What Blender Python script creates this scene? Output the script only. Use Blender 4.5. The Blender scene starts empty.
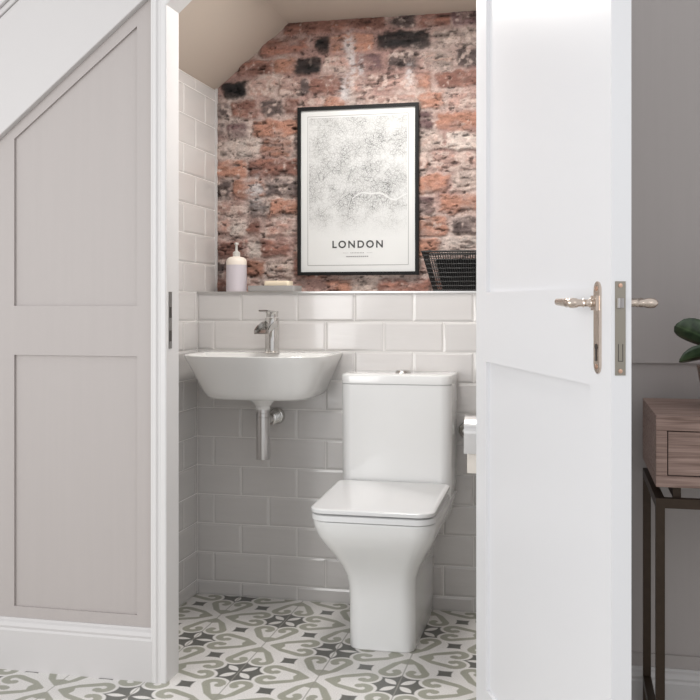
import bpy, bmesh, math, random
import numpy as np
from mathutils import Vector, Matrix
random.seed(7)
SC = bpy.context.scene
COL = SC.collection
PI = math.pi

# ------------------------------------------------------------------ node helpers
class E:
    """tiny expression wrapper round shader math nodes"""
    nt = None
    def __init__(s, v): s.v = v
    @staticmethod
    def m(op, *a, clamp=False):
        n = E.nt.nodes.new('ShaderNodeMath'); n.operation = op; n.use_clamp = clamp
        for i, x in enumerate(a):
            x = x.v if isinstance(x, E) else x
            if isinstance(x, (int, float)): n.inputs[i].default_value = x
            else: E.nt.links.new(x, n.inputs[i])
        return E(n.outputs[0])
    def __add__(s, o): return E.m('ADD', s, o)
    __radd__ = __add__
    def __sub__(s, o): return E.m('SUBTRACT', s, o)
    def __rsub__(s, o): return E.m('SUBTRACT', o, s)
    def __mul__(s, o): return E.m('MULTIPLY', s, o)
    __rmul__ = __mul__
    def __truediv__(s, o): return E.m('DIVIDE', s, o)
    def abs(s): return E.m('ABSOLUTE', s)
    def floor(s): return E.m('FLOOR', s)
    def fract(s): return E.m('FRACT', s)
    def sqrt(s): return E.m('SQRT', s)
    def pow(s, p): return E.m('POWER', s, p)
    def lt(s, o): return E.m('LESS_THAN', s, o)
    def gt(s, o): return E.m('GREATER_THAN', s, o)
def emax(a, b): return E.m('MAXIMUM', a, b)
def emin(a, b): return E.m('MINIMUM', a, b)
def clampe(a): return E.m('ADD', a, 0.0, clamp=True)

def S(r, g, b):      # sRGB 0-255 -> linear
    f = lambda c: (c/255/12.92) if c/255 <= .04045 else ((c/255+.055)/1.055)**2.4
    return (f(r), f(g), f(b), 1)

def mat(name, col, rough=.5, metal=0, coat=0, bump=None, var=0, vscale=8, spec=.5, stretch=(1, 1, 1)):
    """principled with optional noise colour variation and noise bump=(scale, strength, distance)"""
    m = bpy.data.materials.new(name); m.use_nodes = True
    nt = m.node_tree; b = nt.nodes['Principled BSDF']
    b.inputs['Base Color'].default_value = col; b.inputs['Roughness'].default_value = rough
    b.inputs['Metallic'].default_value = metal; b.inputs['Coat Weight'].default_value = coat
    b.inputs['Specular IOR Level'].default_value = spec
    tc = nt.nodes.new('ShaderNodeTexCoord'); mp = nt.nodes.new('ShaderNodeMapping')
    mp.inputs['Scale'].default_value = stretch
    nt.links.new(tc.outputs['Object'], mp.inputs['Vector'])
    if var:
        n = nt.nodes.new('ShaderNodeTexNoise'); n.inputs['Scale'].default_value = vscale; n.inputs['Detail'].default_value = 5
        nt.links.new(mp.outputs[0], n.inputs['Vector'])
        r = nt.nodes.new('ShaderNodeMix'); r.data_type = 'RGBA'
        r.inputs[6].default_value = tuple(c*(1-var) for c in col[:3])+(1,)
        r.inputs[7].default_value = tuple(min(1, c*(1+var)) for c in col[:3])+(1,)
        nt.links.new(n.outputs['Fac'], r.inputs[0]); nt.links.new(r.outputs[2], b.inputs['Base Color'])
    if bump:
        n = nt.nodes.new('ShaderNodeTexNoise'); n.inputs['Scale'].default_value = bump[0]; n.inputs['Detail'].default_value = 4
        nt.links.new(mp.outputs[0], n.inputs['Vector'])
        k = nt.nodes.new('ShaderNodeBump'); k.inputs['Strength'].default_value = bump[1]; k.inputs['Distance'].default_value = bump[2]
        nt.links.new(n.outputs['Fac'], k.inputs['Height']); nt.links.new(k.outputs[0], b.inputs['Normal'])
    return m

M = {}
M['ceramic'] = mat('white_ceramic', S(226, 226, 225), .12, coat=.3)
M['ceramic_basin'] = mat('white_basin_ceramic', S(232, 231, 229), .14, coat=.3)
M['seatplastic'] = mat('white_seat_plastic', S(220, 220, 220), .2)
M['chrome'] = mat('chrome', S(205, 203, 200), .16, metal=1)
M['satin_chrome'] = mat('satin_chrome', S(205, 203, 202), .28, metal=1)
M['nickel'] = mat('antique_nickel', S(204, 190, 178), .26, metal=1, bump=(400, .15, .001))
M['nickel_edge'] = mat('brushed_nickel', S(150, 144, 134), .45, metal=1, bump=(300, .1, .001), stretch=(1, 1, .05))
M['brass_screw'] = mat('copper_screw', S(200, 165, 145), .35, metal=1)
M['dark_slot'] = mat('dark_recess', S(60, 54, 50), .6)
M['door_white'] = mat('white_satin_paint', S(224, 224, 226), .38, bump=(60, .08, .002), stretch=(1, 1, .06))
M['trim_white'] = mat('white_trim_paint', S(199, 196, 195), .4, bump=(30, .04, .002))
M['jamb_white_lifted'] = mat('white_trim_paint_lifted', S(213, 211, 210), .4)  # trim white lifted in colour to make up light missing on the door frame
M['panel_grey'] = mat('grey_panel_paint', S(174, 167, 164), .5, var=.03, vscale=50, bump=(70, .25, .0015), stretch=(1, 1, .035))
M['ceiling_tan'] = mat('warm_plaster_paint', S(188, 175, 163), .8, var=.02, vscale=3)
M['tile'] = mat('grey_glazed_tile', S(206, 203, 201), .16, coat=.35, var=.035, vscale=9, bump=(26, .35, .0022), stretch=(.35, .35, 1.6))
M['grout'] = mat('pale_grout', S(232, 230, 227), .8)
M['ledge'] = mat('pale_ledge_tile', S(222, 220, 217), .25)
M['alu'] = mat('aluminium_trim', S(210, 208, 206), .3, metal=1)
M['black_frame'] = mat('black_frame_paint', S(12, 12, 12), .6, spec=.3, bump=(120, .1, .001))
M['paper'] = mat('white_paper', S(238, 238, 236), .85)
M['ink'] = mat('dark_grey_ink', S(70, 70, 70), .8)
M['line_ink'] = mat('grey_line_ink', S(150, 150, 150), .8)
M['soap_label'] = mat('lavender_grey_label', S(206, 199, 205), .45)
M['soap_cream'] = mat('cream_plastic', S(240, 230, 218), .4)
M['pump'] = mat('pale_translucent_plastic', S(205, 203, 198), .3)
M['soapbar'] = mat('cream_soap', S(240, 225, 200), .5)
M['dish'] = mat('grey_stone_dish', S(150, 148, 146), .55, var=.04, vscale=40)
M['wire'] = mat('black_wire', S(22, 20, 20), .5)
M['liner'] = mat('black_cloth', S(14, 13, 13), .9)
M['tissue'] = mat('white_tissue', S(238, 232, 224), .95, bump=(300, .2, .001))
M['bronze'] = mat('dark_bronze_steel', S(62, 50, 40), .45, metal=.6, var=.25, vscale=60)
M['gap'] = mat('black_gap', S(18, 14, 12), .9)
M['pot'] = mat('brown_glazed_pot', S(120, 92, 76), .35, var=.1, vscale=15)
M['soil'] = mat('dark_soil', S(50, 38, 30), .95, bump=(80, .6, .01))
M['stem'] = mat('green_stem', S(70, 90, 50), .5)
M['hinge'] = mat('grey_keep_metal', S(140, 138, 136), .4, metal=1)

def leaf_mat():
    m = bpy.data.materials.new('dark_rubbery_leaf'); m.use_nodes = True; nt = m.node_tree
    b = nt.nodes['Principled BSDF']; b.inputs['Roughness'].default_value = .28
    tc = nt.nodes.new('ShaderNodeTexCoord'); sx = nt.nodes.new('ShaderNodeSeparateXYZ')
    nt.links.new(tc.outputs['UV'], sx.inputs[0])
    n = nt.nodes.new('ShaderNodeTexNoise'); n.inputs['Scale'].default_value = 45
    nt.links.new(tc.outputs['Object'], n.inputs['Vector'])
    E.nt = nt
    v = (E(sx.outputs[1])-.5).abs()
    vein = clampe(1.0-v*16.0)
    f = clampe(E(n.outputs['Fac'])*1.2-.35+vein*.35)
    r = nt.nodes.new('ShaderNodeMix'); r.data_type = 'RGBA'
    r.inputs[6].default_value = S(34, 46, 34); r.inputs[7].default_value = S(96, 118, 84)
    nt.links.new(f.v, r.inputs[0]); nt.links.new(r.outputs[2], b.inputs['Base Color'])
    return m
M['leaf'] = leaf_mat()

def wood_mat():
    m = bpy.data.materials.new('limed_oak_wood'); m.use_nodes = True; nt = m.node_tree
    b = nt.nodes['Principled BSDF']; b.inputs['Roughness'].default_value = .55
    tc = nt.nodes.new('ShaderNodeTexCoord'); mp = nt.nodes.new('ShaderNodeMapping'); mp.inputs['Scale'].default_value = (3, 40, 75)
    nt.links.new(tc.outputs['Object'], mp.inputs[0])
    n = nt.nodes.new('ShaderNodeTexNoise'); n.inputs['Scale'].default_value = 2.2; n.inputs['Detail'].default_value = 8; n.inputs['Distortion'].default_value = .6
    nt.links.new(mp.outputs[0], n.inputs['Vector'])
    cr = nt.nodes.new('ShaderNodeValToRGB')
    cr.color_ramp.elements[0].position = .3; cr.color_ramp.elements[0].color = S(112, 88, 78)
    cr.color_ramp.elements[1].position = .7; cr.color_ramp.elements[1].color = S(174, 148, 137)
    nt.links.new(n.outputs['Fac'], cr.inputs[0]); nt.links.new(cr.outputs[0], b.inputs['Base Color'])
    k = nt.nodes.new('ShaderNodeBump'); k.inputs['Strength'].default_value = .2; k.inputs['Distance'].default_value = .002
    nt.links.new(n.outputs['Fac'], k.inputs['Height']); nt.links.new(k.outputs[0], b.inputs['Normal'])
    return m
M['wood'] = wood_mat()

def map_mat():
    """pale street-map print: nested cell networks, thinning out towards the foot of the sheet"""
    m = bpy.data.materials.new('street_map_print'); m.use_nodes = True; nt = m.node_tree; E.nt = nt
    b = nt.nodes['Principled BSDF']; b.inputs['Roughness'].default_value = .75
    tc = nt.nodes.new('ShaderNodeTexCoord'); sx = nt.nodes.new('ShaderNodeSeparateXYZ')
    nt.links.new(tc.outputs['Object'], sx.inputs[0])
    x, z = E(sx.outputs[0]), E(sx.outputs[2])      # sheet local metres, centre origin
    dn = nt.nodes.new('ShaderNodeTexNoise'); dn.inputs['Scale'].default_value = 9; dn.inputs['Detail'].default_value = 3
    nt.links.new(tc.outputs['Object'], dn.inputs['Vector'])
    add = nt.nodes.new('ShaderNodeVectorMath'); add.operation = 'MULTIPLY_ADD'
    nt.links.new(dn.outputs['Color'], add.inputs[0]); add.inputs[1].default_value = (.06, .06, .06); nt.links.new(tc.outputs['Object'], add.inputs[2])
    def net(scale, w):
        v = nt.nodes.new('ShaderNodeTexVoronoi'); v.feature = 'DISTANCE_TO_EDGE'; v.inputs['Scale'].default_value = scale
        nt.links.new(add.outputs[0], v.inputs['Vector'])
        return clampe(1.0-E(v.outputs['Distance'])/w)
    n2 = nt.nodes.new('ShaderNodeTexNoise'); n2.inputs['Scale'].default_value = 14; n2.inputs['Detail'].default_value = 6
    nt.links.new(tc.outputs['Object'], n2.inputs['Vector'])
    patch = clampe((E(n2.outputs['Fac'])-.36)*3.2)
    rr = ((x*x)+(z-.03)*(z-.03)).sqrt()
    dens = clampe(1.15-rr*2.6)
    foot = clampe((z+.175)*9.0)
    inb = emin((x.abs()).lt(.183), z.lt(.268))
    ink = (net(150, .16)*.5+net(60, .07)*.4+net(16, .02)*.4+.20)*(patch*.75+.25)*(dens*.8+.45)*foot*inb
    # river: pale meander
    wave = E.m('SINE', x*34.0)*.012+E.m('SINE', x*75.0+1.0)*.005-.02
    river = clampe(1.0-((z-wave).abs())/.005)*x.gt(-.02)
    ink = clampe(ink*(1.0-river)*1.0)
    mx = nt.nodes.new('ShaderNodeMix'); mx.data_type = 'RGBA'
    mx.inputs[6].default_value = S(214, 215, 214); mx.inputs[7].default_value = S(92, 92, 92)
    nt.links.new(ink.v, mx.inputs[0]); nt.links.new(mx.outputs[2], b.inputs['Base Color'])
    return m
M['map'] = map_mat()

def floor_mat():
    """printed scroll-heart / star floor tiles, lattice 0.2275 m"""
    a = .2275
    m = bpy.data.materials.new('patterned_floor_tile'); m.use_nodes = True; nt = m.node_tree; E.nt = nt
    b = nt.nodes['Principled BSDF']; b.inputs['Roughness'].default_value = .42
    tc = nt.nodes.new('ShaderNodeTexCoord'); sx = nt.nodes.new('ShaderNodeSeparateXYZ')
    nt.links.new(tc.outputs['Object'], sx.inputs[0])
    X = (E(sx.outputs[0])+.917)*(1/a); Y = (E(sx.outputs[1])-2.640)*(1/a)
    p = (X+Y)*.5; q = (X-Y)*.5
    pf = p.fract()-.5; qf = q.fract()-.5
    u = (pf+qf).abs(); v = (pf-qf).abs()
    U = emax(u, v); V = emin(u, v)
    w = 1.0-U
    par = (((p+.5).floor()-(q+.5).floor()).abs()*.5).fract().gt(.25)      # 1 on the odd rows
    def hyp(du, dv): return (du*du+dv*dv).sqrt()
    AA = 60.0
    def soft(d): return clampe(d*AA+.5)            # d>0 inside
    # dark star: disc minus lobes of the hearts
    r = hyp(w, V)
    D, R = .449, .190
    lobe = hyp(w-D*.9239, V-D*.3827)
    star = soft(emin(lobe-R, .38-r))
    # petals
    t1 = (w+V)*.7071; n1 = (w-V).abs()*.7071
    pet_a = soft(.052*(1.0-((t1-.155)/.115).pow(2.0))-n1)
    t2 = w
    pet_b = soft(.042*(1.0-((t2-.165)/.125).pow(2.0))-V)
    pet = pet_a*(1.0-par)+pet_b*par
    star = star*(1.0-pet)
    # small square
    mm = ((U-.5)+(V-.5)).abs()*.7071; nn = ((U-.5)-(V-.5)).abs()*.7071
    sq = soft((.205-(mm.pow(.8)+nn.pow(.8)))*.45)
    dark = emax(star, sq)
    # heart stroke
    cx, cy = .585, .172
    lr = hyp(U-cx, V-cy)
    ring = soft(.050-(lr-.097).abs())
    keep = soft(emax(U-(cx-.030), V-(cy+.045)))
    ring = ring*keep
    ball = soft(.056-hyp(U-(cx-.038), V-(cy-.076)))
    def seg(x0, y0, x1, y1, w0, w1):
        dx, dy = x1-x0, y1-y0; L2 = dx*dx+dy*dy
        h = clampe(((U-x0)*dx+(V-y0)*dy)*(1/L2))
        return soft(w0+h*(w1-w0)-hyp(U-x0-h*dx, V-y0-h*dy))
    tail = emax(seg(.115, .010, .30, .150, .016, .044), seg(.30, .150, .529, .252, .044, .050))
    fill = soft(emin(.30-U-V*.3, (U-.10)*.75-V))
    heart = emax(emax(ring, ball), emax(tail, fill))
    # joints
    def joint(c, wd): return soft((wd-((c+.5).fract()-.5).abs())*1.5)
    j1 = joint(X, .0085)*.75
    j2 = joint(Y*.5, .004)*.5
    jn = j1
    nz = nt.nodes.new('ShaderNodeTexNoise'); nz.inputs['Scale'].default_value = 260; nz.inputs['Detail'].default_value = 3
    nt.links.new(tc.outputs['Object'], nz.inputs['Vector'])
    def mix(f, A, B):
        n = nt.nodes.new('ShaderNodeMix'); n.data_type = 'RGBA'
        nt.links.new(f.v, n.inputs[0])
        for k, c in ((6, A), (7, B)):
            if isinstance(c, tuple): n.inputs[k].default_value = c
            else: nt.links.new(c, n.inputs[k])
        return n.outputs[2]
    base = mix(clampe((E(nz.outputs['Fac'])-.3)*2.2), S(212, 209, 205), S(236, 233, 230))
    c = mix(heart, base, mix(clampe((E(nz.outputs['Fac'])-.3)*2.0), S(150, 150, 136), S(172, 171, 158)))
    c = mix(dark, c, mix(clampe((E(nz.outputs['Fac'])-.3)*2.0), S(88, 88, 84), S(112, 112, 106)))
    c = mix(jn, c, S(150, 147, 140))
    nt.links.new(c, b.inputs['Base Color'])
    k = nt.nodes.new('ShaderNodeBump'); k.inputs['Strength'].default_value = .15; k.inputs['Distance'].default_value = .001
    nt.links.new((E(nz.outputs['Fac'])*.3-jn).v, k.inputs['Height']); nt.links.new(k.outputs[0], b.inputs['Normal'])
    return m
M['floor'] = floor_mat()

def brick_mat():
    m = bpy.data.materials.new('reclaimed_brick'); m.use_nodes = True; nt = m.node_tree
    b = nt.nodes['Principled BSDF']; b.inputs['Roughness'].default_value = .85; b.inputs['Specular IOR Level'].default_value = .25
    a = nt.nodes.new('ShaderNodeAttribute'); a.attribute_name = 'albedo'
    tc = nt.nodes.new('ShaderNodeTexCoord')
    n = nt.nodes.new('ShaderNodeTexNoise'); n.inputs['Scale'].default_value = 170; n.inputs['Detail'].default_value = 6; n.inputs['Roughness'].default_value = .7
    nt.links.new(tc.outputs['Object'], n.inputs['Vector'])
    E.nt = nt
    f = clampe((E(n.outputs['Fac'])-.5)*1.6+.5)
    g = f*.7+.68
    mu = nt.nodes.new('ShaderNodeVectorMath'); mu.operation = 'SCALE'
    nt.links.new(a.outputs['Color'], mu.inputs[0]); nt.links.new(g.v, mu.inputs['Scale'])
    nt.links.new(mu.outputs[0], b.inputs['Base Color'])
    k = nt.nodes.new('ShaderNodeBump'); k.inputs['Strength'].default_value = .7; k.inputs['Distance'].default_value = .003
    nt.links.new(n.outputs['Fac'], k.inputs['Height']); nt.links.new(k.outputs[0], b.inputs['Normal'])
    return m
M['brick'] = brick_mat()

# ------------------------------------------------------------------ mesh helpers
class MB:
    def __init__(s): s.v = []; s.f = []; s.mi = []; s.smooth = []; s.uv = {}
    def add(s, vs, fs, mi=0, smooth=False):
        o = len(s.v); s.v += [tuple(v) for v in vs]
        for f in fs: s.f.append(tuple(i+o for i in f)); s.mi.append(mi); s.smooth.append(smooth)
        return o
    def box(s, x0, x1, y0, y1, z0, z1, mi=0):
        vs = [(x, y, z) for z in (z0, z1) for y in (y0, y1) for x in (x0, x1)]
        s.add(vs, [(0, 2, 3, 1), (4, 5, 7, 6), (0, 1, 5, 4), (2, 6, 7, 3), (0, 4, 6, 2), (1, 3, 7, 5)], mi)
    def prism_y(s, poly, y0, y1, mi=0):     # poly in xz, counter-clockwise seen from -y
        n = len(poly)
        vs = [(x, y0, z) for x, z in poly]+[(x, y1, z) for x, z in poly]
        fs = [tuple(range(n)), tuple(range(2*n-1, n-1, -1))]+[(i, i+n, (i+1) % n+n, (i+1) % n) for i in range(n)]
        s.add(vs, fs, mi)
    def prism_z(s, poly, z0, z1, mi=0, smooth=False):
        n = len(poly)
        vs = [(x, y, z0) for x, y in poly]+[(x, y, z1) for x, y in poly]
        s.add(vs, [tuple(range(n-1, -1, -1)), tuple(range(n, 2*n))], mi)
        o = len(s.v)-2*n
        for i in range(n):
            s.f.append((o+i, o+(i+1) % n, o+(i+1) % n+n, o+i+n)); s.mi.append(mi); s.smooth.append(smooth)
    def loft(s, rings, mi=0, cap0=True, cap1=True, smooth=True):
        n = len(rings[0]); vs = [p for r in rings for p in r]; fs = []
        for k in range(len(rings)-1):
            for i in range(n):
                j = (i+1) % n; fs.append((k*n+i, k*n+j, (k+1)*n+j, (k+1)*n+i))
        if cap0: fs.append(tuple(range(n-1, -1, -1)))
        if cap1: fs.append(tuple((len(rings)-1)*n+i for i in range(n)))
        s.add(vs, fs, mi, smooth)
    def tube(s, pts, r, n=12, mi=0, cap=True):
        pts = [Vector(p) for p in pts]; rs = r if isinstance(r, (list, tuple)) else [r]*len(pts)
        rings = []; up = None
        for i, p in enumerate(pts):
            d = (pts[min(i+1, len(pts)-1)]-pts[max(i-1, 0)]).normalized()
            if up is None:
                up = Vector((0, 0, 1)) if abs(d.z) < .9 else Vector((1, 0, 0))
            a = d.cross(up)
            if a.length < 1e-4: a = d.orthogonal()
            a.normalize(); b = d.cross(a).normalized(); up = -b if False else up
            rings.append([p+(a*math.cos(t)+b*math.sin(t))*rs[i] for t in [2*PI*k/n for k in range(n)]])
        s.loft(rings, mi, cap, cap)
    def lathe(s, prof, c=(0, 0, 0), n=32, mi=0, axis='z', smooth=True):
        rings = []
        for r, h in prof:
            ring = []
            for k in range(n):
                t = 2*PI*k/n; x, y = max(r, 1e-5)*math.cos(t), max(r, 1e-5)*math.sin(t)
                if axis == 'z': q = (x, y, h)
                elif axis == 'y': q = (x, h, -y)
                else: q = (h, x, y)
                ring.append((c[0]+q[0], c[1]+q[1], c[2]+q[2]))
            rings.append(ring)
        s.loft(rings, mi, True, True, smooth)
    def build(s, name, mats, parent=None, bevel=0, bseg=2, sub=0, loc=(0, 0, 0), angle=30):
        me = bpy.data.meshes.new(name); me.from_pydata(s.v, [], s.f)
        ms = mats if isinstance(mats, (list, tuple)) else [mats]
        for m in ms: me.materials.append(M[m] if isinstance(m, str) else m)
        me.polygons.foreach_set('material_index', s.mi)
        me.polygons.foreach_set('use_smooth', s.smooth)
        bm = bmesh.new(); bm.from_mesh(me); bmesh.ops.recalc_face_normals(bm, faces=bm.faces); bm.to_mesh(me); bm.free()
        me.update()
        o = bpy.data.objects.new(name, me); COL.objects.link(o); o.location = loc
        if parent: o.parent = parent
        if bevel:
            for p in me.polygons: p.use_smooth = True
            b = o.modifiers.new('bevel', 'BEVEL'); b.width = bevel; b.segments = bseg; b.limit_method = 'ANGLE'; b.angle_limit = math.radians(angle)
            b.harden_normals = True
        if sub:
            k = o.modifiers.new('sub', 'SUBSURF'); k.levels = sub; k.render_levels = sub
        if any(s.smooth) and not bevel:
            w = o.modifiers.new('wn', 'WEIGHTED_NORMAL') if False else None
            me.set_sharp_from_angle(angle=math.radians(40)) if hasattr(me, 'set_sharp_from_angle') else None
        return o

def empty(name, loc, label, cat, group=None, rz=0):
    o = bpy.data.objects.new(name, None); COL.objects.link(o); o.location = loc; o.rotation_euler[2] = rz
    o.empty_display_size = .05
    if label: o['label'] = label
    if cat: o['category'] = cat
    if group: o['group'] = group
    return o
def struct(o): o['kind'] = 'structure'; return o
def rrect(x0, x1, y0, y1, rf, rb, n=8):
    """rounded rectangle in xy; rf radius at low y (front), rb at high y"""
    pts = []
    for cx, cy, r, a0 in ((x1-rf, y0+rf, rf, -PI/2), (x1-rb, y1-rb, rb, 0), (x0+rb, y1-rb, rb, PI/2), (x0+rf, y0+rf, rf, PI)):
        for k in range(n+1):
            t = a0+PI/2*k/n; pts.append((cx+r*math.cos(t), cy+r*math.sin(t)))
    return pts

# ------------------------------------------------------------------ the setting
YF = 2.53           # hall face of the panelled wall
YT = 3.315          # tiled face behind basin and toilet
YB = 3.517          # brick face
XL = -1.308         # tiled left wall
XR = -.06           # right wall of the cloakroom
XJ, XH = -1.083, -.234   # door opening
LEDGE = 1.080

b = MB(); b.box(-3.2, 2.4, -1.6, 3.75, -.05, 0)
struct(b.build('floor', 'floor'))

# --- front wall with the angled-head opening
def slope_z(x, base=1.508, x0=-1.599, s=.811): return base+s*(x-x0)
XK = XJ+(2.0-1.858)/.86     # where the angled head meets the flat head
b = MB()
OY0, OY1 = 2.538, 2.597
b.prism_y([(-3.2, 0), (XJ-.012, 0), (XJ-.012, 1.863), (XJ-.012, 2.7), (-3.2, 2.7)], OY0, OY1)
b.prism_y([(XJ-.012, 1.868), (XK-.006, 2.012), (XK-.006, 2.7), (XJ-.012, 2.7)], OY0, OY1)
b.prism_y([(XK-.006, 2.012), (XH+.012, 2.012), (XH+.012, 2.7), (XK-.006, 2.7)], OY0, OY1)
b.prism_y([(XH+.012, 0), (2.4, 0), (2.4, 2.7), (XH+.012, 2.7)], OY0, OY1)
# stiles and rails standing 8 mm proud, left of the door
f0, f1 = YF, OY0
def fbox(x0, x1, z0, z1): b.box(x0, x1, f0, f1, z0, z1)
ZT = slope_z
for x0, x1 in ((-1.176, XJ-.012), (-1.640, -1.554), (-2.12, -2.04)):
    b.prism_y([(x0, .176), (x1, .176), (x1, slope_z(x1)+.03), (x0, slope_z(x0)+.03)], f0, f1)
fbox(-3.2, XJ-.012, .0, .176)
for x0, x1 in ((-1.554, -1.176), (-2.04, -1.640), (-3.2, -2.12)):
    fbox(x0, x1, .893, 1.033)
    if x0 > -2.5:
        za, zb = 1.510+.79*(x0+1.554), 1.510+.79*(x1+1.554)
        b.prism_y([(x0, za), (x1, zb), (x1, slope_z(x1)+.03), (x0, slope_z(x0)+.03)], f0, f1)
# right of the door
fbox(XH+.012, 2.4, 0, .176); fbox(XH+.012, -.12, .176, 2.7)
for x0, x1 in ((-.12, .66), (.74, 1.5)):
    fbox(x0, x1, .893, 1.033); fbox(x0, x1, 2.35, 2.7)
fbox(.66, .74, .176, 2.7); fbox(1.5, 2.4, .176, 2.7)
struct(b.build('wall_front', 'panel_grey'))

# skirting, moulded top
def skirting(x0, x1, name):
    prof = [(0, 0), (-.018, 0), (-.018, .112), (-.015, .118), (-.016, .124), (-.011, .134), (-.006, .139), (-.005, .145), (0, .145)]
    m = MB(); rings = [[(x, YF+dy, z) for dy, z in prof] for x in (x0, x1)]
    m.loft(rings, smooth=False); return struct(m.build(name, 'trim_white'))
skirting(-3.2, XJ-.0415, 'baseboard_left')
skirting(XH+.0415, 2.4, 'baseboard_right')

# architrave + jamb lining
def sweep(path, prof, name, m='trim_white'):
    """path of (x,z) in the wall plane; prof of (offset outwards, y)"""
    rings = []; P = [Vector(p) for p in path]
    for i, p in enumerate(P):
        d0 = (P[i]-P[i-1]).normalized() if i else None; d1 = (P[i+1]-P[i]).normalized() if i < len(P)-1 else None
        n0 = Vector((-d0.y, d0.x)) if d0 else None; n1 = Vector((-d1.y, d1.x)) if d1 else None
        if n0 is None: n = n1
        elif n1 is None: n = n0
        else: n = (n0+n1); n = n/(n.dot(n0))
        rings.append([(p.x+n.x*o, y, p.y+n.y*o) for o, y in prof])
    k = MB(); k.loft(rings, smooth=False); return struct(k.build(name, m))
path = [(XJ, 0), (XJ, 1.858), (XK, 2.0), (XH, 2.0), (XH, 0)]
# outwards = left of travel
arch = [(-.0, YF), (.0, YF-.014), (.004, YF-.016), (.016, YF-.0165), (.019, YF-.0135), (.025, YF-.0145), (.031, YF-.020), (.040, YF-.021), (.044, YF-.018), (.048, YF-.017), (.048, YF)]
arch = [(o-.010, y) for o, y in arch]
arch = [(o+.002, y) for o, y in arch]
# build with a 4 mm reveal
sweep([(XJ, 0), (XJ, 1.858), (XK, 2.0), (XH, 2.0), (XH, 0)], [(o*.92+.0072, y) for o, y in arch], 'trim_1', 'jamb_white_lifted')
jl = sweep(path, [(0, YF-.001), (.0, OY1+.006), (.014, OY1+.006), (.014, YF-.001)], 'trim_2', 'jamb_white_lifted')
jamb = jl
# keep on the left jamb
b = MB(); b.box(XJ, XJ+.0015, YF+.002, YF+.022, .915, 1.072)
b.box(XJ+.0015, XJ+.0022, YF+.005, YF+.018, 1.0, 1.03, 1); b.box(XJ+.0015, XJ+.0022, YF+.005, YF+.018, .935, .965, 1)
o = b.build('strike_plate', ['hinge', 'dark_slot'], jamb); o['label'] = 'grey metal strike plate'

# stair string
b = MB()
def strx(x0, x1, o0, o1, y0, y1, mi=0):
    b.prism_y([(x0, slope_z(x0)+o0), (x1, slope_z(x1)+o0), (x1, slope_z(x1)+o1), (x0, slope_z(x0)+o1)], y0, y1, mi)
strx(-3.2, -.2, 0, .335, YF-.020, YF+.10)
strx(-3.2, -.2, .335, .355, YF-.026, YF+.10)
strx(-3.2, -.2, .355, .395, YF-.036, YF+.10)
o = struct(b.build('trim_4', 'trim_white', bevel=.004))
# stair treads behind the string, rising to the right
# --- cloakroom shell
b = MB()
b.box(-1.40, XL-.006, OY1+.006, 3.62, 0, 1.95)
def tiles(m, org, ux, uz, nrm, x0, x1, z0, z1, jx_even, jx_odd, clip=None, px=.2055, pz=.103, zref=LEDGE, g=.0028):
    """metro tiles with bevelled edges on plane; ux, uz unit vectors, nrm outward"""
    O, A, B_, N = Vector(org), Vector(ux), Vector(uz), Vector(nrm)
    k0 = math.floor((z0-zref)/pz+1e-6); k1 = math.ceil((z1-zref)/pz-1e-6)
    for k in range(k0, k1):
        za, zb = max(z0, zref+k*pz), min(z1, zref+(k+1)*pz)
        if zb-za < .006: continue
        j = jx_even if k % 2 == 0 else jx_odd
        n0 = math.floor((x0-j)/px)
        n = n0
        while j+n*px < x1-.001:
            xa, xb = max(x0, j+n*px), min(x1, j+(n+1)*px); n += 1
            if xb-xa < .008: continue
            # (a,b) corners
            q = [(xa+g/2, za+g/2), (xb-g/2, za+g/2), (xb-g/2, zb-g/2), (xa+g/2, zb-g/2)]
            e = min(.007, (zb-za)*.25, (xb-xa)*.25)
            r = [(xa+g/2+e, za+g/2+e), (xb-g/2-e, za+g/2+e), (xb-g/2-e, zb-g/2-e), (xa+g/2+e, zb-g/2-e)]
            t = random.uniform(-.0006, .0006); t2 = random.uniform(-.0005, .0005)
            vs = [O+A*a+B_*c-N*.001 for a, c in q]+[O+A*a+B_*c+N*.0024 for a, c in q]
            vs += [O+A*a+B_*c+N*(.0041+(t if i in (1, 2) else -t)+(t2 if i > 1 else -t2)) for i, (a, c) in enumerate(r)]
            fs = [(0, 1, 5, 4), (1, 2, 6, 5), (2, 3, 7, 6), (3, 0, 4, 7), (4, 5, 9, 8), (5, 6, 10, 9), (6, 7, 11, 10), (7, 4, 8, 11), (8, 9, 10, 11), (3, 2, 1, 0)]
            m.add(vs, fs, 0)
# left wall: plane X = XL-.005 so the tile faces sit at XL
m = MB(); m.box(-1.40, XL-.0034, OY1+.006, 3.62, 0, 1.842, 1)
tiles(m, (XL-.005, 0, 0), (0, 1, 0), (0, 0, 1), (1, 0, 0), OY1+.006, YB-.012, 0, 1.842, 3.395-.2055*8, 3.300-.2055*8)
struct(m.build('wall_left', ['tile', 'grout']))
# boxed-in lower wall
m = MB(); m.box(XL-.004, XR, YT+.0034, 3.62, 0, LEDGE-.006, 1)
tiles(m, (0, YT+.005, 0), (1, 0, 0), (0, 0, 1), (0, -1, 0), XL, XR, 0, LEDGE-.004, -1.246-.2055*2, -1.144-.2055*2)
m.box(XL, XR, YT+.001, YT+.2, LEDGE-.006, LEDGE, 2)
m.box(XL, XR, YT-.0035, YT+.001, LEDGE-.004, LEDGE+.0015, 3)
struct(m.build('wall_back_lower', ['tile', 'grout', 'ledge', 'alu']))
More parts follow.
